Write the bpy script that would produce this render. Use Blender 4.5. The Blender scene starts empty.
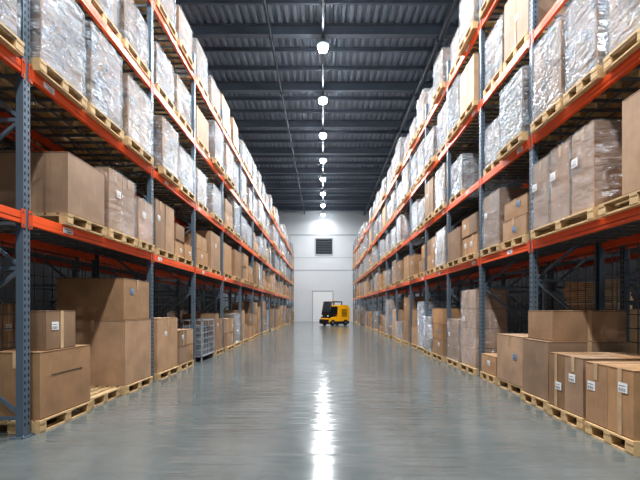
import bpy, bmesh, math, random
from mathutils import Vector, Matrix, noise
random.seed(11)
C = bpy.context.scene.collection
PI = math.pi

# ------------------------------------------------------------------ materials
def nmat(name):
    m = bpy.data.materials.new(name); m.use_nodes = True
    nt = m.node_tree; b = nt.nodes['Principled BSDF']
    return m, nt, b
def N(nt, t, **k):
    n = nt.nodes.new(t)
    for a, v in k.items(): setattr(n, a, v)
    return n
def simple(name, col, rough=.5, metal=0, nscale=8, namp=.25, bump=0, rnd=0):
    m, nt, b = nmat(name); L = nt.links
    tc = N(nt, 'ShaderNodeTexCoord'); no = N(nt, 'ShaderNodeTexNoise'); no.inputs['Scale'].default_value = nscale
    no.inputs['Detail'].default_value = 4
    L.new(tc.outputs['Object'], no.inputs['Vector'])
    hsv = N(nt, 'ShaderNodeHueSaturation'); hsv.inputs['Color'].default_value = (*col, 1)
    mr = N(nt, 'ShaderNodeMapRange'); mr.inputs['To Min'].default_value = 1-namp; mr.inputs['To Max'].default_value = 1+namp
    L.new(no.outputs['Fac'], mr.inputs['Value'])
    if rnd:
        oi = N(nt, 'ShaderNodeObjectInfo'); m2 = N(nt, 'ShaderNodeMapRange')
        m2.inputs['To Min'].default_value = 1-rnd; m2.inputs['To Max'].default_value = 1+rnd
        L.new(oi.outputs['Random'], m2.inputs['Value'])
        mu = N(nt, 'ShaderNodeMath', operation='MULTIPLY'); L.new(mr.outputs[0], mu.inputs[0]); L.new(m2.outputs[0], mu.inputs[1])
        L.new(mu.outputs[0], hsv.inputs['Value'])
    else: L.new(mr.outputs[0], hsv.inputs['Value'])
    L.new(hsv.outputs[0], b.inputs['Base Color'])
    b.inputs['Roughness'].default_value = rough; b.inputs['Metallic'].default_value = metal
    if bump:
        bp = N(nt, 'ShaderNodeBump'); bp.inputs['Strength'].default_value = bump; bp.inputs['Distance'].default_value = .01
        L.new(no.outputs['Fac'], bp.inputs['Height']); L.new(bp.outputs[0], b.inputs['Normal'])
    return m
M = {}
def cardboard(name, col, rnd=.34):
    m, nt, b = nmat(name); L = nt.links
    tc = N(nt, 'ShaderNodeTexCoord'); oi = N(nt, 'ShaderNodeObjectInfo')
    off = N(nt, 'ShaderNodeVectorMath', operation='SCALE'); off.inputs['Scale'].default_value = 37
    cb = N(nt, 'ShaderNodeCombineXYZ')
    for i in range(3): L.new(oi.outputs['Random'], cb.inputs[i])
    L.new(cb.outputs[0], off.inputs[0])
    ad = N(nt, 'ShaderNodeVectorMath', operation='ADD'); L.new(tc.outputs['Object'], ad.inputs[0]); L.new(off.outputs[0], ad.inputs[1])
    no = N(nt, 'ShaderNodeTexNoise'); no.inputs['Scale'].default_value = 2.4; no.inputs['Detail'].default_value = 6; no.inputs['Roughness'].default_value = .55
    L.new(ad.outputs[0], no.inputs['Vector'])
    mp = N(nt, 'ShaderNodeMapping'); mp.inputs['Scale'].default_value = (70, 70, 3); L.new(ad.outputs[0], mp.inputs['Vector'])
    n2 = N(nt, 'ShaderNodeTexNoise'); n2.inputs['Scale'].default_value = 1; L.new(mp.outputs[0], n2.inputs['Vector'])
    a = N(nt, 'ShaderNodeMapRange'); a.inputs['From Min'].default_value = .3; a.inputs['From Max'].default_value = .7
    a.inputs['To Min'].default_value = .78; a.inputs['To Max'].default_value = 1.14; L.new(no.outputs['Fac'], a.inputs['Value'])
    a2 = N(nt, 'ShaderNodeMapRange'); a2.inputs['To Min'].default_value = .86; a2.inputs['To Max'].default_value = 1.14; L.new(n2.outputs['Fac'], a2.inputs['Value'])
    a3 = N(nt, 'ShaderNodeMapRange'); a3.inputs['To Min'].default_value = 1-rnd; a3.inputs['To Max'].default_value = 1+rnd*.7; L.new(oi.outputs['Random'], a3.inputs['Value'])
    m1 = N(nt, 'ShaderNodeMath', operation='MULTIPLY'); L.new(a.outputs[0], m1.inputs[0]); L.new(a2.outputs[0], m1.inputs[1])
    m2 = N(nt, 'ShaderNodeMath', operation='MULTIPLY'); L.new(m1.outputs[0], m2.inputs[0]); L.new(a3.outputs[0], m2.inputs[1])
    mulr = N(nt, 'ShaderNodeMath', operation='MULTIPLY'); mulr.inputs[1].default_value = 7.31; L.new(oi.outputs['Random'], mulr.inputs[0])
    fr = N(nt, 'ShaderNodeMath', operation='FRACT'); L.new(mulr.outputs[0], fr.inputs[0])
    sm = N(nt, 'ShaderNodeMapRange'); sm.inputs['To Min'].default_value = .8; sm.inputs['To Max'].default_value = 1.06; L.new(fr.outputs[0], sm.inputs['Value'])
    hsv = N(nt, 'ShaderNodeHueSaturation'); hsv.inputs['Color'].default_value = (*col, 1); L.new(m2.outputs[0], hsv.inputs['Value']); L.new(sm.outputs[0], hsv.inputs['Saturation'])
    L.new(hsv.outputs[0], b.inputs['Base Color']); b.inputs['Roughness'].default_value = .58
    n3 = N(nt, 'ShaderNodeTexNoise'); n3.inputs['Scale'].default_value = 3; n3.inputs['Detail'].default_value = 3; L.new(ad.outputs[0], n3.inputs['Vector'])
    bp = N(nt, 'ShaderNodeBump'); bp.inputs['Strength'].default_value = .4; bp.inputs['Distance'].default_value = .02
    L.new(n3.outputs['Fac'], bp.inputs['Height']); L.new(bp.outputs[0], b.inputs['Normal'])
    return m
M['card'] = cardboard('cardboard', (.41, .245, .13))
M['card_in'] = cardboard('wrapped_cardboard', (.40, .235, .125))
M['card_brightened'] = cardboard('brightened_cardboard', (.85, .57, .34), .1)  # cardboard colour lightened to make up for missing light behind the rack
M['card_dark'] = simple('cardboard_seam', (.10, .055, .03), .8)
M['tape'] = simple('packing_tape', (.60, .43, .27), .2, rnd=.15)
M['paper'] = simple('label_paper', (.80, .82, .84), .5, namp=.05)
M['bluepaper'] = simple('blue_label_paper', (.22, .34, .5), .5, namp=.05)
M['ink'] = simple('black_ink', (.05, .045, .04), .6)
M['wood'] = simple('pallet_wood', (.58, .41, .22), .75, nscale=14, namp=.35, bump=.3, rnd=.15)
M['orange'] = simple('orange_beam_paint', (.90, .125, .03), .32, nscale=3, namp=.15, rnd=.08)
M['orange_d'] = simple('orange_connector_paint', (.64, .085, .02), .4, nscale=5, namp=.2)
M['post'] = simple('blue_grey_post_steel', (.14, .19, .24), .4, .3, nscale=4, namp=.2)
M['hole'] = simple('dark_slot', (.012, .015, .02), .8)
M['galv'] = simple('galvanised_bar', (.18, .20, .22), .45, .5, nscale=6)
M['wire'] = simple('grey_wire', (.50, .54, .58), .35, .4, nscale=6)
M['roof'] = simple('blue_grey_roof_deck', (.29, .35, .43), .5, .1, nscale=1.5, namp=.2)
M['roofsteel'] = simple('blue_grey_roof_steel', (.17, .205, .255), .45, .1, nscale=2)
M['pipe'] = simple('grey_pipe', (.10, .12, .145), .4, .4)
M['wallw'] = simple('pale_wall_panel', (.60, .63, .66), .6, nscale=.6, namp=.06)
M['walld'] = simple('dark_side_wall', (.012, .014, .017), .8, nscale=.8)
M['trim'] = simple('wall_trim', (.38, .41, .44), .5)
M['doorw'] = simple('white_door', (.76, .78, .80), .45, namp=.04)
M['louv'] = simple('grey_louvre', (.16, .18, .21), .5, .2)
M['yellow'] = simple('yellow_paint', (.95, .47, .01), .35, nscale=3, namp=.08)
M['black'] = simple('black_rubber', (.015, .015, .017), .7)
M['blackm'] = simple('black_metal', (.03, .03, .035), .35, .4)
M['glass'] = simple('dark_cab_glass', (.04, .05, .06), .08)
M['redl'] = simple('red_lens', (.6, .03, .02), .3)
M['bluegoods'] = simple('grey_goods', (.13, .14, .15), .3, nscale=9, namp=.6, rnd=.8)
def emis(name, col, s):
    m, nt, b = nmat(name)
    b.inputs['Base Color'].default_value = (*col, 1); b.inputs['Emission Color'].default_value = (*col, 1); b.inputs['Emission Strength'].default_value = s
    return m
M['lens'] = emis('lamp_lens', (.92, .97, 1), 90)
M['rim'] = emis('lamp_rim', (.75, .88, 1), .6)
M['housing'] = simple('lamp_housing', (.35, .38, .42), .4, .3)
def film(name, milk, gloss):
    m = bpy.data.materials.new(name); m.use_nodes = True; nt = m.node_tree; L = nt.links
    nt.nodes.remove(nt.nodes['Principled BSDF'])
    tc = N(nt, 'ShaderNodeTexCoord'); oi = N(nt, 'ShaderNodeObjectInfo')
    cb = N(nt, 'ShaderNodeCombineXYZ')
    for i in range(3): L.new(oi.outputs['Random'], cb.inputs[i])
    off = N(nt, 'ShaderNodeVectorMath', operation='SCALE'); off.inputs['Scale'].default_value = 23; L.new(cb.outputs[0], off.inputs[0])
    ad = N(nt, 'ShaderNodeVectorMath', operation='ADD'); L.new(tc.outputs['Object'], ad.inputs[0]); L.new(off.outputs[0], ad.inputs[1])
    def streak(rot, sc, scale, dist, wd):
        mp = N(nt, 'ShaderNodeMapping'); mp.inputs['Rotation'].default_value = rot; mp.inputs['Scale'].default_value = sc
        L.new(ad.outputs[0], mp.inputs['Vector'])
        n1 = N(nt, 'ShaderNodeTexNoise'); n1.inputs['Scale'].default_value = scale; n1.inputs['Detail'].default_value = 4; n1.inputs['Roughness'].default_value = .55; n1.inputs['Distortion'].default_value = dist
        L.new(mp.outputs[0], n1.inputs['Vector'])
        s = N(nt, 'ShaderNodeMath', operation='SUBTRACT'); s.inputs[1].default_value = .5; L.new(n1.outputs['Fac'], s.inputs[0])
        a = N(nt, 'ShaderNodeMath', operation='ABSOLUTE'); L.new(s.outputs[0], a.inputs[0])
        r = N(nt, 'ShaderNodeMapRange'); r.inputs['From Min'].default_value = 0; r.inputs['From Max'].default_value = wd; r.inputs['To Min'].default_value = 1; r.inputs['To Max'].default_value = 0
        L.new(a.outputs[0], r.inputs['Value']); return n1, r
    n1, r1 = streak((.5, .35, 0), (1.2, 1.2, 5), 1.5, .6, .03)
    n2, r2 = streak((-.6, -.3, 0), (1.6, 1.6, 4.5), 1.8, 1.0, .025)
    mxr = N(nt, 'ShaderNodeMath', operation='MAXIMUM'); L.new(r1.outputs[0], mxr.inputs[0]); L.new(r2.outputs[0], mxr.inputs[1])
    big = N(nt, 'ShaderNodeTexNoise'); big.inputs['Scale'].default_value = 2.0; big.inputs['Detail'].default_value = 5; big.inputs['Distortion'].default_value = 1.0; L.new(ad.outputs[0], big.inputs['Vector'])
    bm_ = N(nt, 'ShaderNodeMapRange'); bm_.inputs['From Min'].default_value = .5; bm_.inputs['From Max'].default_value = .66; bm_.inputs['To Max'].default_value = .6*milk; L.new(big.outputs['Fac'], bm_.inputs['Value'])
    lo = N(nt, 'ShaderNodeMapRange'); lo.inputs['To Min'].default_value = .0; lo.inputs['To Max'].default_value = .45*milk; L.new(oi.outputs['Random'], lo.inputs['Value'])
    f1 = N(nt, 'ShaderNodeMath', operation='MULTIPLY_ADD'); f1.inputs[1].default_value = .5*milk; L.new(mxr.outputs[0], f1.inputs[0]); L.new(lo.outputs[0], f1.inputs[2])
    fa = N(nt, 'ShaderNodeMath', operation='ADD'); fa.use_clamp = True; L.new(f1.outputs[0], fa.inputs[0]); L.new(bm_.outputs[0], fa.inputs[1])
    hs = N(nt, 'ShaderNodeMath', operation='ADD'); L.new(n1.outputs['Fac'], hs.inputs[0]); L.new(n2.outputs['Fac'], hs.inputs[1])
    bp = N(nt, 'ShaderNodeBump'); bp.inputs['Strength'].default_value = 1; bp.inputs['Distance'].default_value = .2
    L.new(hs.outputs[0], bp.inputs['Height'])
    tr = N(nt, 'ShaderNodeBsdfTransparent'); df = N(nt, 'ShaderNodeBsdfDiffuse'); df.inputs['Color'].default_value = (.48, .53, .58, 1)
    gl = N(nt, 'ShaderNodeBsdfGlossy'); gl.inputs['Color'].default_value = (.86, .94, 1, 1); gl.inputs['Roughness'].default_value = .16
    L.new(bp.outputs[0], gl.inputs['Normal']); L.new(bp.outputs[0], df.inputs['Normal'])
    mx = N(nt, 'ShaderNodeMixShader'); L.new(fa.outputs[0], mx.inputs[0]); L.new(tr.outputs[0], mx.inputs[1]); L.new(df.outputs[0], mx.inputs[2])
    m2 = N(nt, 'ShaderNodeMixShader'); m2.inputs[0].default_value = gloss; L.new(mx.outputs[0], m2.inputs[1]); L.new(gl.outputs[0], m2.inputs[2])
    L.new(m2.outputs[0], nt.nodes['Material Output'].inputs['Surface'])
    return m
M['film'] = film('stretch_film', .78, .34)
M['film_light'] = film('clear_stretch_film', .24, .12)
def floor_mat():
    m, nt, b = nmat('polished_concrete'); L = nt.links
    tc = N(nt, 'ShaderNodeTexCoord')
    n1 = N(nt, 'ShaderNodeTexNoise'); n1.inputs['Scale'].default_value = .7; n1.inputs['Detail'].default_value = 9; n1.inputs['Roughness'].default_value = .66
    L.new(tc.outputs['Object'], n1.inputs['Vector'])
    r = N(nt, 'ShaderNodeValToRGB'); r.color_ramp.elements[0].color = (.105, .12, .119, 1); r.color_ramp.elements[0].position = .3
    r.color_ramp.elements[1].color = (.17, .188, .186, 1); r.color_ramp.elements[1].position = .72
    L.new(n1.outputs['Fac'], r.inputs[0])
    sx = N(nt, 'ShaderNodeSeparateXYZ'); L.new(tc.outputs['Object'], sx.inputs[0])
    pp = N(nt, 'ShaderNodeMath', operation='PINGPONG'); pp.inputs[1].default_value = 3; L.new(sx.outputs['Y'], pp.inputs[0])
    lt = N(nt, 'ShaderNodeMath', operation='LESS_THAN'); lt.inputs[1].default_value = .005; L.new(pp.outputs[0], lt.inputs[0])
    mx = N(nt, 'ShaderNodeMixRGB'); mx.inputs[2].default_value = (.06, .066, .065, 1)
    L.new(lt.outputs[0], mx.inputs[0]); L.new(r.outputs[0], mx.inputs[1]); L.new(mx.outputs[0], b.inputs['Base Color'])
    n2 = N(nt, 'ShaderNodeTexNoise'); n2.inputs['Scale'].default_value = 1.6; n2.inputs['Detail'].default_value = 5; L.new(tc.outputs['Object'], n2.inputs['Vector'])
    mr = N(nt, 'ShaderNodeMapRange'); mr.inputs['From Min'].default_value = .3; mr.inputs['From Max'].default_value = .7; mr.inputs['To Min'].default_value = .10; mr.inputs['To Max'].default_value = .16; L.new(n2.outputs['Fac'], mr.inputs['Value'])
    L.new(mr.outputs[0], b.inputs['Roughness'])
    b.inputs['Specular IOR Level'].default_value = .62
    # slow waviness across the travel direction stretches the lamp reflections lengthwise
    mp = N(nt, 'ShaderNodeMapping'); mp.inputs['Scale'].default_value = (.15, 2.2, 1); L.new(tc.outputs['Object'], mp.inputs['Vector'])
    n4 = N(nt, 'ShaderNodeTexNoise'); n4.inputs['Scale'].default_value = 3; n4.inputs['Detail'].default_value = 3; L.new(mp.outputs[0], n4.inputs['Vector'])
    bp = N(nt, 'ShaderNodeBump'); bp.inputs['Strength'].default_value = .5; bp.inputs['Distance'].default_value = .03
    L.new(n4.outputs['Fac'], bp.inputs['Height']); L.new(bp.outputs[0], b.inputs['Normal'])
    return m
M['floor'] = floor_mat()

# ------------------------------------------------------------------ mesh builder
class MB:
    def __init__(s): s.v = []; s.f = []; s.m = []; s.sm = []; s.mats = []
    def mi(s, k):
        if k not in s.mats: s.mats.append(k)
        return s.mats.index(k)
    def face(s, idx, k, sm=False): s.f.append(idx); s.m.append(s.mi(k)); s.sm.append(sm)
    def box(s, x0, x1, y0, y1, z0, z1, k):
        b = len(s.v)
        s.v += [(x0,y0,z0),(x1,y0,z0),(x1,y1,z0),(x0,y1,z0),(x0,y0,z1),(x1,y0,z1),(x1,y1,z1),(x0,y1,z1)]
        for q in ((0,3,2,1),(4,5,6,7),(0,1,5,4),(1,2,6,5),(2,3,7,6),(3,0,4,7)): s.face(tuple(b+i for i in q), k)
        return s
    def obox(s, p, q, w, t, k, up=(0,0,1)):
        p = Vector(p); q = Vector(q); d = (q-p).normalized(); u = Vector(up)
        if abs(d.dot(u)) > .99: u = Vector((1,0,0))
        a = d.cross(u).normalized()*w/2; c = a.cross(d).normalized()*t/2
        b = len(s.v)
        for o in (p, q):
            for (i, j) in ((-1,-1),(1,-1),(1,1),(-1,1)): s.v.append(tuple(o+a*i+c*j))
        for f in ((0,3,2,1),(4,5,6,7),(0,1,5,4),(1,2,6,5),(2,3,7,6),(3,0,4,7)): s.face(tuple(b+i for i in f), k)
        return s
    def tube(s, p, q, r, k, n=10, r2=None):
        p = Vector(p); q = Vector(q); d = (q-p).normalized(); r2 = r if r2 is None else r2
        u = Vector((0,0,1)) if abs(d.z) < .9 else Vector((1,0,0))
        a = d.cross(u).normalized(); c = d.cross(a)
        b = len(s.v)
        for i in range(n):
            w = a*math.cos(2*PI*i/n)+c*math.sin(2*PI*i/n)
            s.v.append(tuple(p+w*r)); s.v.append(tuple(q+w*r2))
        for i in range(n):
            j = (i+1) % n; s.face((b+2*i, b+2*i+1, b+2*j+1, b+2*j), k, True)
        s.face(tuple(b+2*i for i in range(n)), k); s.face(tuple(b+2*i+1 for i in reversed(range(n))), k)
        return s
    def lathe(s, prof, k, n=24, axis='z', c=(0,0,0)):
        b = len(s.v)
        for (r, h) in prof:
            for i in range(n):
                a = 2*PI*i/n; x, y = r*math.cos(a), r*math.sin(a)
                s.v.append((c[0]+x, c[1]+y, c[2]+h) if axis == 'z' else (c[0]+x, c[1]+h, c[2]+y))
        for j in range(len(prof)-1):
            for i in range(n):
                i2 = (i+1) % n; s.face((b+j*n+i, b+j*n+i2, b+(j+1)*n+i2, b+(j+1)*n+i), k, True)
        s.face(tuple(b+i for i in range(n)), k); s.face(tuple(b+(len(prof)-1)*n+i for i in range(n)), k)
        return s
    def prism(s, pts, y0, y1, k):   # polygon in xz
        b = len(s.v); n = len(pts)
        for (x, z) in pts: s.v.append((x, y0, z))
        for (x, z) in pts: s.v.append((x, y1, z))
        s.face(tuple(b+i for i in range(n)), k); s.face(tuple(b+n+i for i in reversed(range(n))), k)
        for i in range(n):
            j = (i+1) % n; s.face((b+i, b+n+i, b+n+j, b+j), k)
        return s
    def gbox(s, x0, x1, y0, y1, z0, z1, k, n, fn, sm=True, bottom=True):
        lo = Vector((x0,y0,z0)); hi = Vector((x1,y1,z1)); ext = hi-lo
        defs = [(0,1,2,0),(0,1,2,1),(0,2,1,0),(0,2,1,1),(1,2,0,0),(1,2,0,1)]
        for (a, b_, c, side) in defs:
            if c == 2 and side == 0 and not bottom: continue
            base = len(s.v)
            for i in range(n+1):
                for j in range(n+1):
                    p = [0,0,0]; p[a] = i/n; p[b_] = j/n; p[c] = side
                    P = Vector((lo[q]+ext[q]*p[q] for q in range(3)))
                    nr = Vector((0,0,0)); nr[c] = 1 if side else -1
                    s.v.append(tuple(P+fn(P, nr, i/n, j/n)))
            sgn = Vector((1 if q == a else 0 for q in range(3))).cross(Vector((1 if q == b_ else 0 for q in range(3))))[c]
            fl = (sgn > 0) != (side == 1)
            for i in range(n):
                for j in range(n):
                    q = (base+i*(n+1)+j, base+(i+1)*(n+1)+j, base+(i+1)*(n+1)+j+1, base+i*(n+1)+j+1)
                    s.face(q[::-1] if fl else q, k, sm)
        return s
    def add(s, o, mat=None):
        b = len(s.v)
        s.v += [tuple(mat @ Vector(p)) for p in o.v] if mat is not None else o.v
        for f, m, sm in zip(o.f, o.m, o.sm): s.face(tuple(b+i for i in f), o.mats[m], sm)
        return s
    def mesh(s, name):
        me = bpy.data.meshes.new(name); me.from_pydata(s.v, [], s.f)
        for k in s.mats: me.materials.append(M[k])
        me.polygons.foreach_set('material_index', s.m); me.polygons.foreach_set('use_smooth', s.sm)
        me.update(); return me
def mobj(name, me, parent=None, loc=(0,0,0), rz=0):
    if isinstance(me, MB): me = me.mesh(name)
    o = bpy.data.objects.new(name, me); C.objects.link(o); o.location = loc; o.rotation_euler = (0,0,rz)
    if parent: o.parent = parent
    return o
def empty(name, loc=(0,0,0), rz=0):
    o = bpy.data.objects.new(name, None); C.objects.link(o); o.location = loc; o.rotation_euler = (0,0,rz); o.empty_display_size = .1; return o
def tag(o, label=None, cat=None, group=None, kind=None):
    if label: o['label'] = label
    if cat: o['category'] = cat
    if group: o['group'] = group
    if kind: o['kind'] = kind
    return o
def struct(name, mb, label, cat):
    return tag(mobj(name, mb), label, cat, kind='structure')

ORD = ['zeroth','first','second','third','fourth','fifth','sixth','seventh','eighth','ninth','tenth','eleventh','twelfth','thirteenth','fourteenth','fifteenth','sixteenth','seventeenth','eighteenth','nineteenth','twentieth','twenty-first','twenty-second','twenty-third','twenty-fourth','twenty-fifth','twenty-sixth','twenty-seventh','twenty-eighth','twenty-ninth','thirtieth']
ORD += ['thirty-'+w for w in ORD[1:10]] + ['fortieth']

# ------------------------------------------------------------------ shell
W = 3.2; YB = 44.0; HC = 12.3; XS = 11.0; YF = -14
struct('floor', MB().box(-XS, XS, YF, YB+.2, -.2, 0, 'floor'), 'polished grey concrete floor of the warehouse aisle', 'floor')
cm = MB(); x = -XS; P = []
while x < XS:
    P += [(x, HC), (x+.13, HC), (x+.16, HC+.12), (x+.27, HC+.12)]; x += .30
P.append((XS, HC))
for (px, pz) in P: cm.v += [(px, YF, pz), (px, YB, pz)]
for i in range(len(P)-1): cm.face((2*i, 2*i+1, 2*i+3, 2*i+2), 'roof')
cm.box(-XS, XS, YF, YB, HC+.14, HC+.25, 'roof')
struct('ceiling', cm, 'blue grey ribbed steel roof deck', 'ceiling')
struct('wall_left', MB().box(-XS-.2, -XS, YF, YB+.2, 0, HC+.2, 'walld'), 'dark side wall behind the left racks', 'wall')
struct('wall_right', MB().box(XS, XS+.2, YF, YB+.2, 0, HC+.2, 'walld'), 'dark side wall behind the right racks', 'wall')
wb = MB().box(-XS, XS, YB, YB+.2, 0, HC+.1, 'wallw')
struct('wall_back', wb, 'pale panelled end wall of the warehouse', 'wall')
struct('trim_1', MB().box(-XS, XS, YB-.03, YB, 5.6, 5.7, 'trim'), 'thin grey rail across the end wall above the door', 'trim')
struct('trim_2', MB().box(-XS, XS, YB-.04, YB, 9.45, 9.6, 'trim'), 'thin grey rail across the end wall above the louvre', 'trim')
struct('trim_3', MB().box(-XS, XS, YB-.02, YB, 7.0, 7.05, 'trim'), 'faint panel joint across the end wall below the louvre', 'trim')
dm = MB()
for i in range(11): dm.box(-1.1, 1.05, YB-.06-(.012 if i % 2 else 0), YB-.0, .0+i*.3, .29+i*.3, 'doorw')
door = struct('door_1', dm, 'white sectional door in the end wall behind the yellow vehicle', 'door')
fr = MB().box(-1.2, -1.1, YB-.1, YB, 0, 3.4, 'trim').box(1.05, 1.15, YB-.1, YB, 0, 3.4, 'trim').box(-1.2, 1.15, YB-.1, YB, 3.3, 3.4, 'trim')
mobj('door_frame', fr, door)
mobj('door_handle', MB().box(.75, .9, YB-.12, YB-.06, 1.0, 1.08, 'blackm'), door)
lv = empty('wall_louvre', (.1, YB, 7.3)); tag(lv, 'square grey ventilation louvre high on the end wall', 'vent')
mobj('louvre_frame', MB().box(-1, 1, -.12, 0, 0, .1, 'trim').box(-1, 1, -.12, 0, 1.8, 1.9, 'trim').box(-1, -.9, -.12, 0, .1, 1.8, 'trim').box(.9, 1, -.12, 0, .1, 1.8, 'trim'), lv)
lm = MB().box(-.9, .9, -.02, 0, .1, 1.8, 'hole')
for i in range(9): lm.obox((-.9, -.07, .2+i*.185), (.9, -.07, .2+i*.185), .1, .02, 'louv', up=(0, .6, .8))
mobj('blades', lm, lv)

# roof structure
LY = [15.4+3.9*i for i in range(8)]
LYall = [15.4+3.9*i for i in range(-6, 8)]
nb = 0
def ibeam(h, w, k, z):
    return MB().box(-XS, XS, -w/2, w/2, z-.02, z, k).box(-XS, XS, -w/2, w/2, z-h, z-h+.02, k).box(-XS, XS, -.008, .008, z-h+.02, z-.02, k)
bme = ibeam(.42, .24, 'roofsteel', HC).mesh('roof_beam'); pme = ibeam(.18, .09, 'roofsteel', HC).mesh('roof_purlin')
ys = [y for y in LYall]
for i, y in enumerate(ys):
    vis = y > 13
    if vis: nb += 1
    o = mobj('roof_beam', bme, loc=(0, y, 0))
    tag(o, ('deep dark grey steel roof beam, %s one visible counting from the nearest' % ORD[nb]) if vis else 'deep steel roof beam overhead beyond the top of the photo', 'roof beam', 'roof beams')
npn = 0
for i, y in enumerate(ys):
    if y < 9: continue
    for q in (1, 2):
        yy = y+q*1.3
        if yy > YB-.3: continue
        npn += 1
        tag(mobj('roof_purlin', pme, loc=(0, yy, 0)), 'thin dark grey steel roof purlin, %s counting from the nearest' % ORD[npn], 'purlin', 'roof purlins')
for X, r, z, lab in ((-2.0, .05, HC-.48, 'dark pipe under the roof, left of the row of lamps'), (4.5, .10, HC-.53, 'thick dark pipe under the roof above the right rack'), (-5.6, .06, HC-.49, 'dark pipe under the roof above the left rack')):
    o = MB().tube((0, YF+.5, 0), (0, YB, 0), r, 'pipe', 12)
    for y in ys: o.box(-r-.02, r+.02, y-.02, y+.02, -r-.01, HC-.42-z, 'pipe')
    tag(mobj('ceiling_pipe', o, loc=(X, 0, z)), lab, 'pipe')
o = MB().box(-.04, .04, YF+.5, YB, -.03, .03, 'pipe')
tag(mobj('cable_tray', o, loc=(0, 0, HC-.45)), 'straight cable tray carrying the row of lamps above the aisle', 'cable tray')
# lamps
hme = MB().lathe([(.04, .34), (.07, .32), (.10, .2), (.17, .12), (.22, .06)], 'housing', 28).mesh('housing')
rim_me = MB().lathe([(.22, .055), (.235, .03), (.22, .0), (.19, -.01)], 'rim', 28).mesh('diffuser_ring')
lme = MB().lathe([(.19, .0), (.19, -.08), (.16, -.15), (.09, -.19), (.02, -.2)], 'lens', 28).mesh('lamp_lens')
rme = MB().tube((0,0,.34), (0,0,.37), .02, 'pipe').mesh('hanger')
def lamp(x, y, z, e, label, group):
    t = empty('high_bay_lamp', (x, y, z))
    tag(t, label, 'lamp', group)
    mobj('lamp_housing', hme, t); mobj('diffuser_ring', rim_me, t); mobj('lamp_lens', lme, t); mobj('hanger', rme, t)
    ld = bpy.data.lights.new('lamp_light', 'AREA'); ld.shape = 'DISK'; ld.size = .36; ld.energy = e; ld.color = (.97, .985, 1)
    lo = bpy.data.objects.new('lamp_light', ld); C.objects.link(lo); lo.location = (x, y, z-.22)
k = 0
for y in LYall:
    if y > 13: k += 1
    lamp(0, y, 11.48, 430 if y < 36 else (280 if y < 40 else 70), ('round glowing high bay lamp, %s of the row counting from the nearest' % ORD[k]) if y > 13 else 'round high bay lamp overhead nearer than the photo shows', 'high bay lamps over the aisle')
for sx in (-1, 1):  # unseen lamps added beyond the racks to brighten the dark lower bays
    for y in (3.7, 11.5, 19.3, 30):
        lamp(sx*8.6, y, 11.48, 480, 'unseen high bay lamp added beyond the %s racks to light their backs' % ('left' if sx < 0 else 'right'), 'added unseen lamps beyond the %s racks' % ('left' if sx < 0 else 'right'))

# ------------------------------------------------------------------ racks
LEV = [2.42, 4.02, 5.6, 7.2]
LP = [1.3, 4.32, 7.5, 10.0]
while LP[-1] < 41: LP.append(LP[-1]+2.8)
RP = [3.2, 6.15, 8.15, 10.3, 12.5, 14.7]
while RP[-1] < 41: RP.append(RP[-1]+2.8)
PH = 7.75; DEP = 1.1
def postmesh():
    m = MB(); w = .05
    m.box(0, .012, -w, w, 0, PH, 'post').box(.012, .08, -w, -w+.008, 0, PH, 'post').box(.012, .08, w-.008, w, 0, PH, 'post')
    z = .12
    while z < PH-.05:
        for y in (-.026, .026): m.box(-.0015, .001, y-.008, y+.008, z, z+.035, 'hole')
        m.box(.035, .052, -w-.0015, -w, z, z+.03, 'hole')
        z += .075
    return m
POST = postmesh(); POSTR = MB().add(POST, Matrix.Rotation(PI, 4, 'Z'))
post_me, postr_me = POST.mesh('post'), POSTR.mesh('post')
foot_me = MB().box(-.03, .12, -.09, .09, 0, .012, 'post').tube((-.01, -.07, .012), (-.01, -.07, .03), .01, 'galv', 6).tube((-.01, .07, .012), (-.01, .07, .03), .01, 'galv', 6).mesh('foot_plate')
br = MB(); z = .25; fl = 0
br.box(.08, DEP-.08, -.015, .015, .18, .22, 'post')
while z < PH-.9:
    a, b = (.08, DEP-.08) if fl == 0 else (DEP-.08, .08)
    br.obox((a, 0, z), (b, 0, z+.75), .035, .03, 'post', up=(0,1,0)); z += .8; fl = 1-fl
    if fl == 0: br.box(.08, DEP-.08, -.015, .015, z-.05, z-.01, 'post')
br_me = br.mesh('upright_frame')
lab_me = MB().box(-.004, 0, -.09, .09, -.035, .035, 'paper').box(-.005, -.004, -.07, .02, -.02, -.008, 'ink').box(-.005, -.004, -.07, .06, .008, .016, 'ink').mesh('load_label')
con_me = MB().box(-.006, .0, -.03, .03, -.17, .03, 'orange_d').tube((-.012, 0, -.14), (-.006, 0, -.14), .012, 'galv', 6).tube((-.012, 0, -.0), (-.006, 0, -.0), .012, 'galv', 6).mesh('beam_connector')
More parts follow.
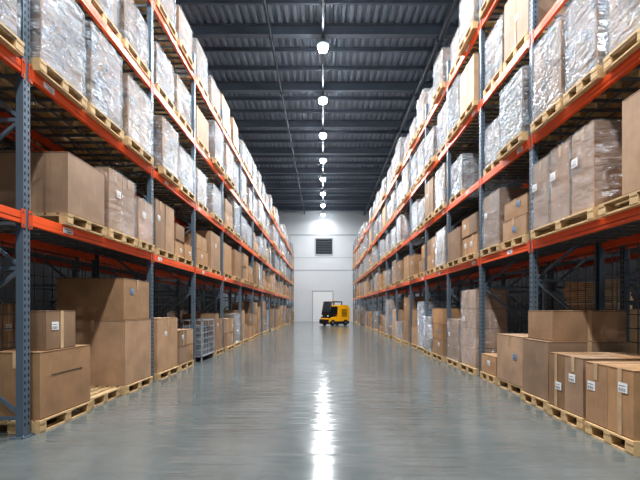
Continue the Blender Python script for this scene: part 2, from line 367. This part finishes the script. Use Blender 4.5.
def rack(side, posts, x0, label, back=False):
    R = empty('pallet_rack', (0, 0, 0)); tag(R, label, 'rack')
    rot = 0 if side > 0 else PI
    stuffb = MB()
    for y in posts:
        u = mobj('upright_frame', br_me, R, (side*x0, y, 0), rot)
        mobj('post', post_me, u); mobj('post', postr_me, u, (DEP, 0, 0))
        mobj('foot_plate', foot_me, u); mobj('foot_plate', foot_me, u, (DEP, 0, 0), PI)
    for bi in range(len(posts)-1):
        a, b = posts[bi]+.05, posts[bi+1]-.05; L = b-a; mid = (a+b)/2
        for li, z in enumerate(LEV):
            bm_ = MB().box(0, .05, -L/2, L/2, -.125, 0, 'orange').box(-.0, .052, -L/2, L/2, -.085, -.075, 'orange_d')
            f = mobj('beam', bm_, R, (side*x0, mid, z), rot)
            if mid < 22 and not back:
                for yy in (-L/2-.0, L/2+.0):
                    mobj('beam_connector', con_me, f, (0, yy, 0))
                if mid < 15: mobj('load_label', lab_me, f, (0, (-1 if side < 0 else 1)*(-L/2+.3+.35*((bi+li) % 2)), -.062))
            if bi < 9:
                cb = MB(); n = 12
                for q in range(n):
                    yy = -L/2+L*(q+.5)/n
                    cb.box(.055, DEP-.055, yy-.012, yy+.012, -.04, -.002, 'galv')
                for q in range(4): xx = .1+q*(DEP-.2)/3; cb.box(xx-.012, xx+.012, -L/2+.02, L/2-.02, -.03, -.01, 'galv')
                mobj('deck_grid', cb, R, (side*x0, mid, z), rot)
            rb = MB().box(DEP-.05, DEP, -L/2, L/2, -.125, 0, 'orange_d')
            if bi < 9: mobj('beam', rb, R, (side*x0, mid, z), rot)
            else: stuffb.add(rb, Matrix.Translation((side*x0, mid, z)) @ Matrix.Rotation(rot, 4, 'Z'))
        if back and bi < 6:
            g = MB(); nn = int(L/.2)
            for q in range(nn+1): yy = -L/2+L*q/nn; g.box(0, .01, yy-.007, yy+.007, .3, 3.9, 'galv')
            for q in range(19): zz = .3+q*.2; g.box(0, .01, -L/2, L/2, zz-.007, zz+.007, 'galv')
            mobj('mesh_panel', g, R, (side*(x0-.12), mid, 0), rot)
    if stuffb.v: tag(mobj('rear_beams', stuffb, R), kind='stuff')
    return R
rack(-1, LP, W, 'orange and blue grey pallet rack along the left side of the aisle')
rack(1, RP, W, 'orange and blue grey pallet rack along the right side of the aisle')
XR2 = W+DEP+.3
rack(-1, [p for p in LP if p < 30], XR2, 'dark second pallet rack standing back to back behind the left rack', True)
rack(1, [p for p in RP if p < 30], XR2, 'dark second pallet rack standing back to back behind the right rack', True)

# ------------------------------------------------------------------ goods meshes (aisle face = local +x)
def bulge(seed, amp):
    def fn(P, nr, u, v):
        return nr*(amp*math.sin(PI*u)*math.sin(PI*v)*(1+.8*noise.noise(P*2+Vector((seed, 0, 0)))))
    return fn
def label_on(l, X, cy, cz, mat, lw=.06, lh=.048):
    l.box(X-.001, X+.001, cy-lw, cy+lw, cz-lh, cz+lh, mat)
    yy = cy-lw+.012
    for i in range(7):
        q = .003 if i % 3 else .006
        l.box(X+.001, X+.002, yy, yy+q, cz-lh+.01, cz-.005, 'ink'); yy += .0125
    l.box(X+.001, X+.002, cy-lw+.012, cy+lw*.5, cz+.014, cz+.020, 'ink')
def carton_parts(w, d, h, var):
    v0 = var
    if var == 6: var = 1
    r = random.Random(var*31+int(w*100)+int(h*77)); parts = []
    b = MB().gbox(-d/2, d/2, -w/2, w/2, 0, h-.005, 'card', 5, bulge(var, .006), sm=False)
    b.box(-d/2, -.003, -w/2, w/2, h-.005, h-.001, 'card').box(.003, d/2, -w/2, w/2, h-.005, h-.001, 'card')
    for s in (-1, 1):
        b.box(-d/2+.004, d/2-.004, s*(w/2+.001)-.001, s*(w/2+.001)+.001, h-.016, h-.010, 'card_dark')
        b.box(s*(d/2+.001)-.001, s*(d/2+.001)+.001, -w/2+.004, w/2-.004, h-.014, h-.009, 'card_dark')
        b.box(s*(d/2+.001)-.001, s*(d/2+.001)+.001, -w/2+.004, w/2-.004, .006, .012, 'card_dark')
    parts.append(('body', b))
    t = MB(); tw = .028
    e = .0075
    dr = min(.18, h*.35)
    if var % 3 != 1:
        t.box(-d/2-e, d/2+e, -tw, tw, h-.002, h, 'tape')
        for s in (-1, 1): t.box(s*(d/2+e)-.001, s*(d/2+e)+.001, -tw, tw, (h-dr) if var % 4 else .01, h, 'tape')
    else:
        t.box(-tw, tw, -w/2-e, w/2+e, h-.002, h, 'tape')
        for s in (-1, 1): t.box(-tw, tw, s*(w/2+e)-.001, s*(w/2+e)+.001, (h-dr) if var % 2 else .01, h, 'tape')
    parts.append(('tape', t))
    X = d/2+.008
    if v0 == 6:
        p = MB(); y = -w/2+.18; r = random.Random(3)
        while y < w/2-.2:
            q = r.uniform(.02, .05); p.box(X-.001, X+.001, y, y+q, h*.62, h*.62+.014, 'ink'); y += q+.012
        parts.append(('printed_line', p)); return parts
    l = MB(); cy = w/2*r.uniform(-.55, .55); cz = h*r.uniform(.4, .75)
    if var in (0, 2): label_on(l, X, cy, cz, 'paper')
    if var == 3: label_on(l, X, cy, cz, 'bluepaper')
    if l.v: parts.append(('shipping_label', l))
    if var == 5:
        p = MB()
        c = w/2*.5; z0 = h*.2
        p.box(X-.001, X+.001, c-.05, c+.05, z0, z0+.006, 'ink').box(X-.001, X+.001, c-.05, c+.05, z0+.06, z0+.066, 'ink').box(X-.001, X+.001, c-.05, c-.044, z0, z0+.066, 'ink').box(X-.001, X+.001, c+.044, c+.05, z0, z0+.066, 'ink')
        parts.append(('printed_mark', p))
    return parts
def wrap_parts(w, d, h, var):
    light = var >= 8; r = random.Random(var+int(h*100)); b = MB(); n = (1, 2, 3, 2)[var % 4]; cols = 2 if var % 4 else 1
    if var == 8: n, cols = 1, 2
    if var == 9: n, cols = 1, 1
    if var == 10: n, cols = 4, 2
    hh = h/n; qn = 2 if (n > 1 or var == 8) else 1
    for i in range(n):
        for c in range(cols):
            for q in range(qn):
                ww = (w-.03)/cols; dd = (d-.03)/qn
                y0 = -(w-.03)/2+c*ww; x0 = -(d-.03)/2+q*dd
                b.gbox(x0+.004, x0+dd-.004, y0+.006, y0+ww-.006, i*hh+.004, (i+1)*hh-.008, 'card_in', 2, bulge(i, .004), sm=False)
                yc = y0+ww/2
                b.box(x0, x0+dd, yc-.028, yc+.028, (i+1)*hh-.008, (i+1)*hh-.006, 'tape').box(x0+dd-.004, x0+dd+.001, yc-.028, yc+.028, (i+1)*hh-.16, (i+1)*hh-.006, 'tape')
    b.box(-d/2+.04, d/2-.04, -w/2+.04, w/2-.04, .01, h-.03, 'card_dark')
    s_ = MB(); sd = Vector((var*3.3, var, 0)); am = .5 if light else 1
    def fn(P, nr, u, v):
        o = (noise.noise_vector(P*5+sd)*.018+noise.noise_vector(P*13+sd)*.010)*am
        if P.z <= .01: o = o*.3
        return nr*(.004+abs(o.x)) + Vector((o.y, o.z, 0))*.4
    s_.gbox(-d/2, d/2, -w/2, w/2, -.05, h, 'film_light' if light else 'film', 11, fn, sm=True, bottom=False)
    ps = [('carton_stack', b), ('plastic_wrap', s_)]
    if light:
        l = MB(); label_on(l, d/2+.02, -w*.22, h*.62, 'paper', .06, .05); ps.append(('shipping_label', l))
    return ps
def pallet_parts(w, d):
    top = MB(); n = 7; bw = d*.105
    H = .14
    for i in range(n):
        x = -d/2+(d-bw)*i/(n-1); top.box(x, x+bw, -w/2, w/2, H-.02, H, 'wood')
    for y in (-w/2+.05, 0, w/2-.05): top.box(-d/2, d/2, y-.05, y+.05, H-.04, H-.02, 'wood')
    parts = [('top_deck', top)]
    for x in (-d/2+.06, 0, d/2-.06):
        q = MB()
        for y in (-w/2+.055, 0, w/2-.055): q.box(x-.055, x+.055, y-.055, y+.055, .02, H-.04, 'wood')
        q.box(x-.05, x+.05, -w/2, w/2, 0, .02, 'wood')
        parts.append(('skid', q))
    return parts
cache = {}
def get(kind, key):
    kk = (kind,)+key
    if kk not in cache:
        ps = {'carton': carton_parts, 'wrap': wrap_parts, 'pallet': pallet_parts}[kind](*key)
        al = MB()
        for n_, p in ps: al.add(p)
        cache[kk] = dict(parts=ps, all=al, pm=None, am=None)
    return cache[kk]
REQ = {'carton': [], 'wrap': [], 'pallet': []}
NAME = {'carton': ('carton', 'carton'), 'wrap': ('wrapped_load', 'wrapped load'), 'pallet': ('wooden_pallet', 'pallet')}
def req(kind, key, loc, rz, label, group):
    REQ[kind].append((key, loc, rz, label, group))
def R2(v): return round(round(v/.02)*.02, 3)

SIDE = {-1: 'left', 1: 'right'}
def shelf(li): return 'floor level' if li == 0 else ORD[li]+' shelf'
BAY = ['frame-edge bay']+[ORD[i]+' bay' for i in range(1, 20)]
def place(side, y0, y1, z, kind, h, where, group, d=1.05, xin=None, rnd=random):
    xin = (W-.06) if xin is None else xin
    w = y1-y0; yc = (y0+y1)/2; xc = side*(xin+d/2); rz = (PI if side > 0 else 0)
    rz2 = rz + rnd.uniform(-.02, .02)
    req('pallet', (R2(w), R2(d)), (xc, yc, z), rz, 'light wooden pallet, '+where, group+' pallets')
    z += .14
    if kind == 'wrap':
        req('wrap', (R2(w-.06), R2(d-.06), R2(h), rnd.choice((0, 1, 2, 3, 4, 5, 6, 7)) if z > 3 else rnd.choice((1, 2, 8, 9, 9))), (xc, yc, z), rz2, 'film-wrapped block of cartons, '+where, group+' wrapped loads')
        return
    v = lambda: rnd.choice((0, 0, 1, 2, 2, 3, 4, 4, 5))
    if kind == 'big':
        req('carton', (R2(w-.06), R2(d-.05), R2(h), v()), (xc, yc, z), rz2, 'large single brown carton, '+where, group+' cartons')
    elif kind == 'two':
        h1 = R2(h*.5)
        req('carton', (R2(w-.06), R2(d-.05), h1, v()), (xc, yc, z), rz2, 'wide brown carton, bottom one, '+where, group+' cartons')
        req('carton', (R2(w-.1), R2(d-.09), R2(h-h1), v()), (xc, yc, z+h1), rz2+.015, 'wide brown carton, top one, '+where, group+' cartons')
    else:
        nt = {'quad': 2, 'six': 3, 'pair': 1}[kind]; cw = R2((w-.05)/2); chh = R2(h/nt)
        for t_ in range(nt):
            tn = {1: '', 2: ('lower ', 'upper ')[t_ % 2], 3: ('bottom ', 'middle ', 'top ')[t_]}[nt]
            for c in (0, 1):
                if t_ == nt-1 and nt > 1 and c == 1 and rnd.random() < .3: continue
                req('carton', (round(cw-.01, 3), R2(d-.06), chh, v()), (xc+side*rnd.uniform(-.01, .03), yc+(c-.5)*(cw+.004), z+t_*chh), rz,
                    'brown carton, %s%s one, %s' % (tn, ('near', 'far')[c], where), group+' cartons')

SLOT = {1: ['only slot'], 2: ['near slot', 'far slot'], 3: ['near slot', 'middle slot', 'far slot']}
def fill(side, posts, start, xin=W-.06, levels=(0, 1, 2, 3, 4), back=False, custom=(), p_empty=.04):
    rk = SIDE[side]+(' back rack' if back else ' rack')
    rnd = random.Random(5+side+(9 if back else 0))
    for bi in range(start, len(posts)-1):
        a, b = posts[bi]+.09, posts[bi+1]-.09; L = b-a
        n = 3 if L > 2.9 else 2
        if L < 1.6: n = 1
        for li in levels:
            if (bi, li) in custom: continue
            z = 0 if li == 0 else LEV[li-1]
            for s in range(n):
                if rnd.random() < (p_empty*(3 if li == 4 else 1) if li else p_empty*2): continue
                sw = L/n; w = min(sw-.06, rnd.uniform(.88, 1.16)); y0 = a+s*sw+(sw-w)*rnd.uniform(.25, .75)
                if li == 0: kind = rnd.choice(['quad', 'six', 'big', 'two', 'six', 'quad', 'wrap', 'wrap']); h = rnd.uniform(.6, 1.7)
                elif li == 1: kind = rnd.choice(['big', 'quad', 'two', 'pair', 'quad', 'wrap', 'wrap']); h = rnd.uniform(.65, 1.08)
                elif li == 2: kind = rnd.choice(['wrap']*7+['big', 'quad']); h = rnd.uniform(.75, 1.1)
                elif li == 3: kind = rnd.choice(['wrap']*9+['big']); h = rnd.uniform(.8, 1.12)
                else: kind = rnd.choice(['wrap']*9+['two']); h = rnd.uniform(.6, 1.05)
                if kind == 'six' and h < 1.2: kind = 'quad'
                if kind == 'big' and h > 1.3: kind = 'two'
                if back: kind = rnd.choice(['big', 'wrap', 'two'])
                place(side, y0, y0+w, z, kind, h, '%s, %s, %s, %s' % (rk, shelf(li), BAY[bi], SLOT[n][s]), rk+' '+shelf(li), d=1.05+rnd.uniform(-.03, .03), xin=xin+rnd.uniform(-.05, .08)*(0 if back else 1), rnd=rnd)
custL = {(0, 0), (1, 0), (2, 0), (1, 1), (1, 2), (0, 1), (3, 0)}
custR = {(0, 0), (1, 0), (2, 0), (0, 1), (0, 2), (3, 0)}
fill(-1, LP, 0, custom=custL | {(0, 2), (0, 3), (0, 4)}); fill(1, RP, 0, custom=custR | {(0, 3), (0, 4)})
fill(-1, [p for p in LP if p < 20], 1, xin=XR2+.02, levels=(0, 1, 2), back=True, p_empty=.2)
fill(1, [p for p in RP if p < 20], 1, xin=XR2+.02, levels=(0, 1, 2), back=True, p_empty=.25, custom={(1, 0), (2, 0), (3, 0), (4, 0)})

# ---- hand-placed loads near the camera
def carton(side, y0, y1, x0, x1, z, h, var, label, group='cartons standing near the camera'):
    w = R2(y1-y0); d = R2(x1-x0)
    req('carton', (w, d, R2(h), var), (side*(x0+x1)/2, (y0+y1)/2, z), PI if side > 0 else 0, label, group)
def pallet(side, y0, y1, x0, x1, z, label, group='pallets on the floor near the camera'):
    req('pallet', (R2(y1-y0), R2(x1-x0)), (side*(x0+x1)/2, (y0+y1)/2, z), PI if side > 0 else 0, label, group)
def wrapl(side, y0, y1, x0, x1, z, h, var, label, group='film-wrapped loads near the camera'):
    req('wrap', (R2(y1-y0), R2(x1-x0), R2(h), var), (side*(x0+x1)/2, (y0+y1)/2, z), PI if side > 0 else 0, label, group)
# left floor
pallet(-1, 4.42, 5.42, 3.12, 3.75, 0, 'wooden pallet under the nearest two stacked cartons on the left')
carton(-1, 4.45, 5.40, 3.15, 3.68, .14, .76, 6, 'large brown carton with a printed line, lower of nearest left stack')
carton(-1, 4.58, 5.12, 3.17, 3.51, .90, .46, 0, 'smaller brown carton with white label, atop the nearest left stack')
pallet(-1, 5.5, 6.32, 3.2, 4.2, 0, 'empty wooden pallet on the floor beside the big left stack')
pallet(-1, 6.40, 7.4, 3.15, 4.25, 0, 'wooden pallet under the two very large left cartons')
carton(-1, 6.42, 7.38, 3.17, 4.22, .14, 1.06, 1, 'very large brown carton, lower of the tall left stack')
carton(-1, 6.42, 7.36, 3.2, 4.28, 1.20, .68, 3, 'wide brown carton, upper of the tall left stack under the beam')
pallet(-1, 7.65, 8.75, 3.14, 4.2, 0, 'wooden pallet under the upright carton past the second left post')
carton(-1, 7.67, 8.72, 3.17, 4.18, .14, 1.06, 2, 'upright brown carton just past the second left post')
pallet(-1, 8.85, 9.8, 3.16, 4.2, 0, 'wooden pallet under four low cartons before the third left post')
for c in (0, 1):
    carton(-1, 8.87+c*.46, 9.32+c*.46, 3.18, 4.15, .14, .4, 4+c, 'low brown carton before the third left post, bottom %s one' % ('near', 'far')[c])
    carton(-1, 8.87+c*.46, 9.32+c*.46, 3.18, 4.15, .54, .36, 0+c, 'low brown carton before the third left post, top %s one' % ('near', 'far')[c])
pallet(-1, 11.75, 12.65, 3.14, 4.2, 0, 'wooden pallet under two cartons just before the fourth left post')
carton(-1, 11.77, 12.19, 3.17, 4.15, .14, 1.1, 2, 'tall brown carton before the fourth left post, near one')
carton(-1, 12.20, 12.62, 3.17, 4.15, .14, .96, 5, 'tall brown carton before the fourth left post, far one')
# left first shelf
pallet(-1, 1.6, 2.9, 3.15, 4.2, LEV[0], 'wooden pallet on left rack, first shelf, just outside the photo')
pallet(-1, 4.9, 5.78, 3.12, 4.2, LEV[0], 'wooden pallet under the nearest carton of the left first shelf')
carton(-1, 4.93, 5.74, 3.14, 4.1, LEV[0]+.14, .76, 4, 'nearest brown carton on the first shelf of the left rack')
pallet(-1, 5.86, 6.74, 3.12, 4.2, LEV[0], 'wooden pallet under a film-covered load, middle of left first shelf')
wrapl(-1, 5.88, 6.72, 3.14, 4.12, LEV[0]+.14, .92, 8, 'film-covered tall cartons with label, middle of left first shelf')
pallet(-1, 6.8, 7.42, 3.12, 4.2, LEV[0], 'small wooden pallet beside the second left post, first shelf')
wrapl(-1, 6.82, 7.4, 3.14, 4.12, LEV[0]+.14, .74, 9, 'film-covered brown carton beside the second left post, first shelf')
# left second shelf
for i, (a, b, h, v) in enumerate(((3.0, 4.18, 1.1, 3), (4.42, 5.3, 1.1, 5), (5.38, 6.28, 1.12, 4), (6.42, 7.38, 1.02, 6))):
    nm = ['at the left edge of the photo', 'nearest past the first post', 'second past the first post', 'beside the second post'][i]
    pallet(-1, a, b, 3.12, 4.2, LEV[1], 'wooden pallet, left second shelf, '+nm, 'pallets on the near second shelves')
    wrapl(-1, a+.03, b-.03, 3.14, 4.16, LEV[1]+.14, h, v, 'film-wrapped load, left second shelf, '+nm)
# right floor
pallet(1, 3.74, 4.44, 2.9, 3.9, 0, 'wooden pallet at the right photo edge, nearest of all')
pallet(1, 4.52, 5.24, 2.93, 3.95, 0, 'wooden pallet under four cartons before the big right carton')
for pi_, (ya, x0, hh_, nm, vs) in enumerate(((3.76, 2.92, .66, 'nearest right pallet', (0, 2, 4, 1)), (4.54, 2.95, .68, 'second right pallet', (2, 0, 4, 3)))):
    q = 0
    for ci, cn in ((0, 'aisle-side'), (1, 'inner')):
        for ri, rn in ((0, 'near'), (1, 'far')):
            carton(1, ya+ri*.345, ya+.34+ri*.345, x0+ci*.485, x0+.48+ci*.485, .14, hh_, vs[q], 'brown taped carton, %s %s one of four, %s' % (cn, rn, nm)); q += 1
pallet(1, 5.34, 6.06, 3.0, 4.15, 0, 'wooden pallet under the big stepped right cartons')
carton(1, 5.36, 6.05, 3.02, 4.12, .14, .80, 1, 'big brown carton, lower of the stepped right stack')
carton(1, 5.40, 6.05, 3.10, 4.10, .94, .42, 4, 'smaller brown carton on top right of the big right carton')
pallet(1, 6.24, 7.2, 3.12, 4.25, 0, 'wooden pallet under the big carton just past first right post')
carton(1, 6.26, 7.18, 3.13, 4.2, .14, .80, 3, 'big brown carton just past the first right post')
pallet(1, 7.3, 8.0, 3.14, 4.2, 0, 'wooden pallet under a low carton before second right post')
carton(1, 7.32, 7.98, 3.16, 4.1, .14, .36, 2, 'low brown carton before the second right post')
pallet(1, 8.28, 9.22, 3.14, 3.9, 0, 'wooden pallet under the tall wrapped stack past second right post')
wrapl(1, 8.3, 9.2, 3.16, 3.85, .14, 1.66, 10, 'tall film-wrapped stack of small cartons past second right post')
pallet(1, 9.3, 10.2, 3.14, 4.2, 0, 'wooden pallet under a wrapped load before third right post')
wrapl(1, 9.32, 10.18, 3.16, 4.15, .14, 1.0, 9, 'film-wrapped load on the floor before the third right post')
pallet(1, 10.42, 11.4, 3.1, 4.2, 0, 'wooden pallet under three carton tiers past third right post')
for t in range(3): carton(1, 10.44, 11.38, 3.12, 4.1, .14+t*.42, .42, (t+2) % 6, 'wide brown carton past third right post, %s tier' % ORD[t+1])
pallet(1, 11.5, 12.4, 3.1, 4.2, 0, 'wooden pallet under a film-wrapped load before fourth right post')
wrapl(1, 11.52, 12.38, 3.12, 4.1, .14, 1.0, 2, 'film-wrapped load on the floor before the fourth right post')
# right first shelf
pallet(1, 3.5, 4.55, 3.12, 4.2, LEV[0], 'wooden pallet on right rack, first shelf, at photo edge')
carton(1, 3.52, 4.2, 3.14, 4.12, LEV[0]+.14, 1.0, 4, 'tall brown carton on right first shelf beyond the photo edge')
pallet(1, 4.62, 6.03, 3.12, 4.2, LEV[0], 'long wooden pallet under three tall cartons, right first shelf')
for c in (0, 1, 2):
    wrapl(1, 4.64+c*.47, 5.09+c*.47, 3.14, 4.12, LEV[0]+.14, (1.02, 1.0, .98)[c], 9, 'tall film-covered carton on right first shelf, %s of the nearest three' % ('nearest', 'middle', 'farthest')[c])
# right second shelf
for i, (a, b, h, v) in enumerate(((3.4, 4.45, 1.1, 2), (4.56, 5.2, 1.1, 4), (5.27, 6.02, 1.1, 1))):
    nm = ['at the right edge of the photo', 'second from the photo edge', 'beside the nearest post'][i]
    pallet(1, a, b, 3.12, 4.2, LEV[1], 'wooden pallet, right second shelf, '+nm, 'pallets on the near second shelves')
    wrapl(1, a+.02, b-.02, 3.14, 4.16, LEV[1]+.14, h, v, 'film-wrapped load, right second shelf, '+nm)

for kind, items in REQ.items():
    items.sort(key=lambda r: r[1][1]+ (60 if abs(r[1][0]) > 4.5 else 0) + (30 if r[1][1] < 2.9 else 0))
    rest = MB(); nm, cat = NAME[kind]
    for i, (key, loc, rz, label, group) in enumerate(items):
        g = get(kind, key)
        if i >= 295:
            rest.add(g['all'], Matrix.Translation(loc) @ Matrix.Rotation(rz, 4, 'Z')); continue
        if loc[1] < 17:
            t = empty(nm, loc, rz)
            if g['pm'] is None: g['pm'] = [(n_, p.mesh(n_)) for n_, p in g['parts']]
            for n_, me in g['pm']: mobj(n_, me, t)
        else:
            if g['am'] is None: g['am'] = g['all'].mesh(nm)
            t = mobj(nm, g['am'], None, loc, rz)
        tag(t, label, cat, group)
    if rest.v:
        tag(mobj({'carton': 'distant_cartons', 'wrap': 'distant_wrapped_loads', 'pallet': 'distant_pallets'}[kind], rest),
            {'carton': 'mass of brown cartons at the far end of both racks', 'wrap': 'mass of film-wrapped loads at the far end of both racks', 'pallet': 'mass of wooden pallets at the far end of both racks'}[kind], cat, kind='stuff')
    print(kind, len(items))

# flat carton bundles on the right, behind the stepped stack
for i in range(7):
    m = MB(); r = random.Random(i); o_ = r.uniform(-.03, .03)
    for q in range(2):
        m.box(-.42+r.uniform(0, .04)+o_, .42-r.uniform(0, .04)+o_, -.33, .33+r.uniform(-.02, .02), q*.038, q*.038+.03, 'card_brightened')
        m.box(-.38, .38, -.30, .30, q*.038+.03, q*.038+.038, 'card_dark')
    tag(mobj('cardboard_bundle', m, None, (5.12, 7.5, 1.38+i*.078), .04*math.sin(i*3)),
        'flat bundle of cardboard on the right back rack, %s from the bottom' % ORD[i+1], 'cardboard bundle', 'flat cardboard bundles behind the right rack')
pt = get('pallet', (.86, 1.0))
tag(mobj('carton', get('carton', (.8, .98, 1.24, 1))['all'].mesh('carton'), None, (5.14, 7.5, .14), PI), 'large brown carton under the flat bundles, right back rack', 'carton')
tag(mobj('wooden_pallet', pt['all'].mesh('wooden_pallet'), None, (5.14, 7.5, 0), PI), 'wooden pallet under the large carton and flat bundles, right back rack', 'pallet')

# wire container with goods, left floor past the third post
def wire_container(y0, y1, label):
    w = y1-y0; d = 1.0; h = 1.1
    t = empty('wire_container', (-W-.5+.04, (y0+y1)/2, 0)); tag(t, label, 'wire container')
    f = MB()
    for x in (-d/2, d/2-.03):
        for y in (-w/2, w/2-.03): f.box(x, x+.03, y, y+.03, 0, h, 'wire')
    for z in (.12, h-.03):
        f.box(-d/2, d/2, -w/2, -w/2+.03, z, z+.03, 'wire').box(-d/2, d/2, w/2-.03, w/2, z, z+.03, 'wire')
        f.box(-d/2, -d/2+.03, -w/2, w/2, z, z+.03, 'wire').box(d/2-.03, d/2, -w/2, w/2, z, z+.03, 'wire')
    mobj('frame', f, t)
    for c in range(4):
        m = MB(); n = 6
        for i in range(1, n):
            if c < 2:
                x = (-d/2+.015, d/2-.015)[c]; y = -w/2+w*i/n; m.box(x-.006, x+.006, y-.006, y+.006, .14, h-.02, 'wire')
                z = .14+(h-.18)*i/n; m.box(x-.006, x+.006, -w/2+.02, w/2-.02, z-.006, z+.006, 'wire')
            else:
                y = (-w/2+.015, w/2-.015)[c-2]; x = -d/2+d*i/n; m.box(x-.006, x+.006, y-.006, y+.006, .14, h-.02, 'wire')
                z = .14+(h-.18)*i/n; m.box(-d/2+.02, d/2-.02, y-.006, y+.006, z-.006, z+.006, 'wire')
        mobj('mesh_side', m, t)
    mobj('base_panel', MB().box(-d/2+.02, d/2-.02, -w/2+.02, w/2-.02, .13, .15, 'wire'), t)
    return t
y0c = 10.45
wire_container(y0c, y0c+1.2, 'full open wire container just past the third left post')
for q in range(4):
    for r_ in range(3):
        if r_ == 2 and q == 3: continue
        m = MB().gbox(-.24, .24, -.115, .115, 0, .25, 'bluegoods', 4, bulge(q+r_, .012))
        m.box(-.242, .242, -.118, .118, .12, .15, 'wire')
        tag(mobj('bagged_goods', m, None, (-W-.24, y0c+.2+q*.265, .16+r_*.265)), 'grey bagged goods in the wire container, %s layer, %s in the row' % (('bottom', 'middle', 'top')[r_], ORD[q+1]), 'bagged goods', 'grey goods in the wire container')

# ------------------------------------------------------------------ yellow vehicle (local front = -x)
F = empty('utility_vehicle', (.95, 34.2, 0), math.radians(36)); tag(F, 'compact yellow industrial truck with dark open cab, parked at the far end', 'vehicle')
mobj('body', MB().prism([(-1.0, .2), (1.1, .2), (1.2, .34), (1.24, 1.35), (1.1, 1.62), (.85, 1.72), (.15, 1.72), (.05, 1.6), (.0, .75), (-.9, .66), (-1.0, .58)], -.6, .6, 'yellow'), F)
gr = MB()
for i in range(6): gr.box(.4, .9, -.615, -.6, .75+i*.11, .80+i*.11, 'blackm')
gr.box(.37, .4, -.617, -.6, .72, 1.38, 'blackm')
mobj('side_grille', gr, F)
mobj('chassis_skirt', MB().box(-.95, 1.15, -.61, .61, .12, .34, 'blackm'), F)
mobj('dashboard', MB().box(-.95, -.65, -.5, .5, .62, 1.15, 'blackm'), F)
mobj('seat', MB().box(-.4, -.05, -.4, .4, .7, .95, 'black').obox((-.06, 0, .92), (-.03, 0, 1.6), .95, .08, 'black', up=(1,0,0)), F)
og = MB()
for y in (-.55, .55):
    og.tube((-.92, y, .6), (-.68, y, 1.98), .06, 'blackm').tube((-.68, y, 1.98), (.4, y, 1.98), .05, 'blackm').tube((.4, y, 1.68), (.4, y, 1.98), .05, 'blackm')
for i in range(5): og.box(-.66+i*.25, -.58+i*.25, -.55, .55, 1.97, 2.02, 'blackm')
mobj('overhead_guard', og, F)
mobj('windscreen', MB().obox((-.88, 0, .9), (-.7, 0, 1.94), 1.0, .015, 'glass', up=(1,0,0)), F)
mobj('beacon', MB().tube((.3, .3, 2.02), (.3, .3, 2.16), .06, 'yellow', 12), F)
mobj('bumper', MB().box(-1.14, -1.0, -.58, .58, .14, .5, 'blackm'), F)
for (x, y, r) in ((-.6, -.56, .24), (-.6, .56, .24), (.75, -.56, .24), (.75, .56, .24)):
    w_ = mobj('wheel', MB().lathe([(r*.6, -.1), (r*.93, -.1), (r, -.07), (r, .07), (r*.93, .1), (r*.6, .1)], 'black', 24, 'y'), F, (x, y, r))
    mobj('rim', MB().lathe([(.04, -.108), (r*.35, -.104), (r*.4, -.09), (r*.4, .09), (r*.35, .104), (.04, .108)], 'galv', 20, 'y'), w_)
mobj('steering_wheel', MB().tube((-.66, 0, 1.1), (-.56, 0, 1.25), .03, 'blackm').tube((-.57, 0, 1.24), (-.55, 0, 1.27), .17, 'black', 18), F)
for y in (-.42, .42): mobj('headlight', MB().tube((-.95, y, .8), (-1.02, y, .8), .07, 'paper', 12), F)
for y in (-.45, .45): mobj('tail_light', MB().box(1.22, 1.25, y-.05, y+.05, .95, 1.1, 'redl'), F)

# ------------------------------------------------------------------ world, camera
sc = bpy.context.scene
w = bpy.data.worlds.new('World'); sc.world = w; w.use_nodes = True
bg = w.node_tree.nodes['Background']; bg.inputs[0].default_value = (.94, .97, 1, 1); bg.inputs[1].default_value = .34
try:
    sc.view_settings.view_transform = 'Standard'; sc.view_settings.exposure = .0; sc.view_settings.look = 'Medium High Contrast'
except Exception as e: print(e)
cd = bpy.data.cameras.new('Camera'); cam = bpy.data.objects.new('Camera', cd); C.objects.link(cam)
cam.location = (0, 0, 1.38); cam.rotation_euler = (PI/2, 0, 0); cd.lens = 22.5; cd.sensor_width = 36
cd.shift_x = -3/640; cd.shift_y = 69/640; cd.clip_end = 200
sc.camera = cam
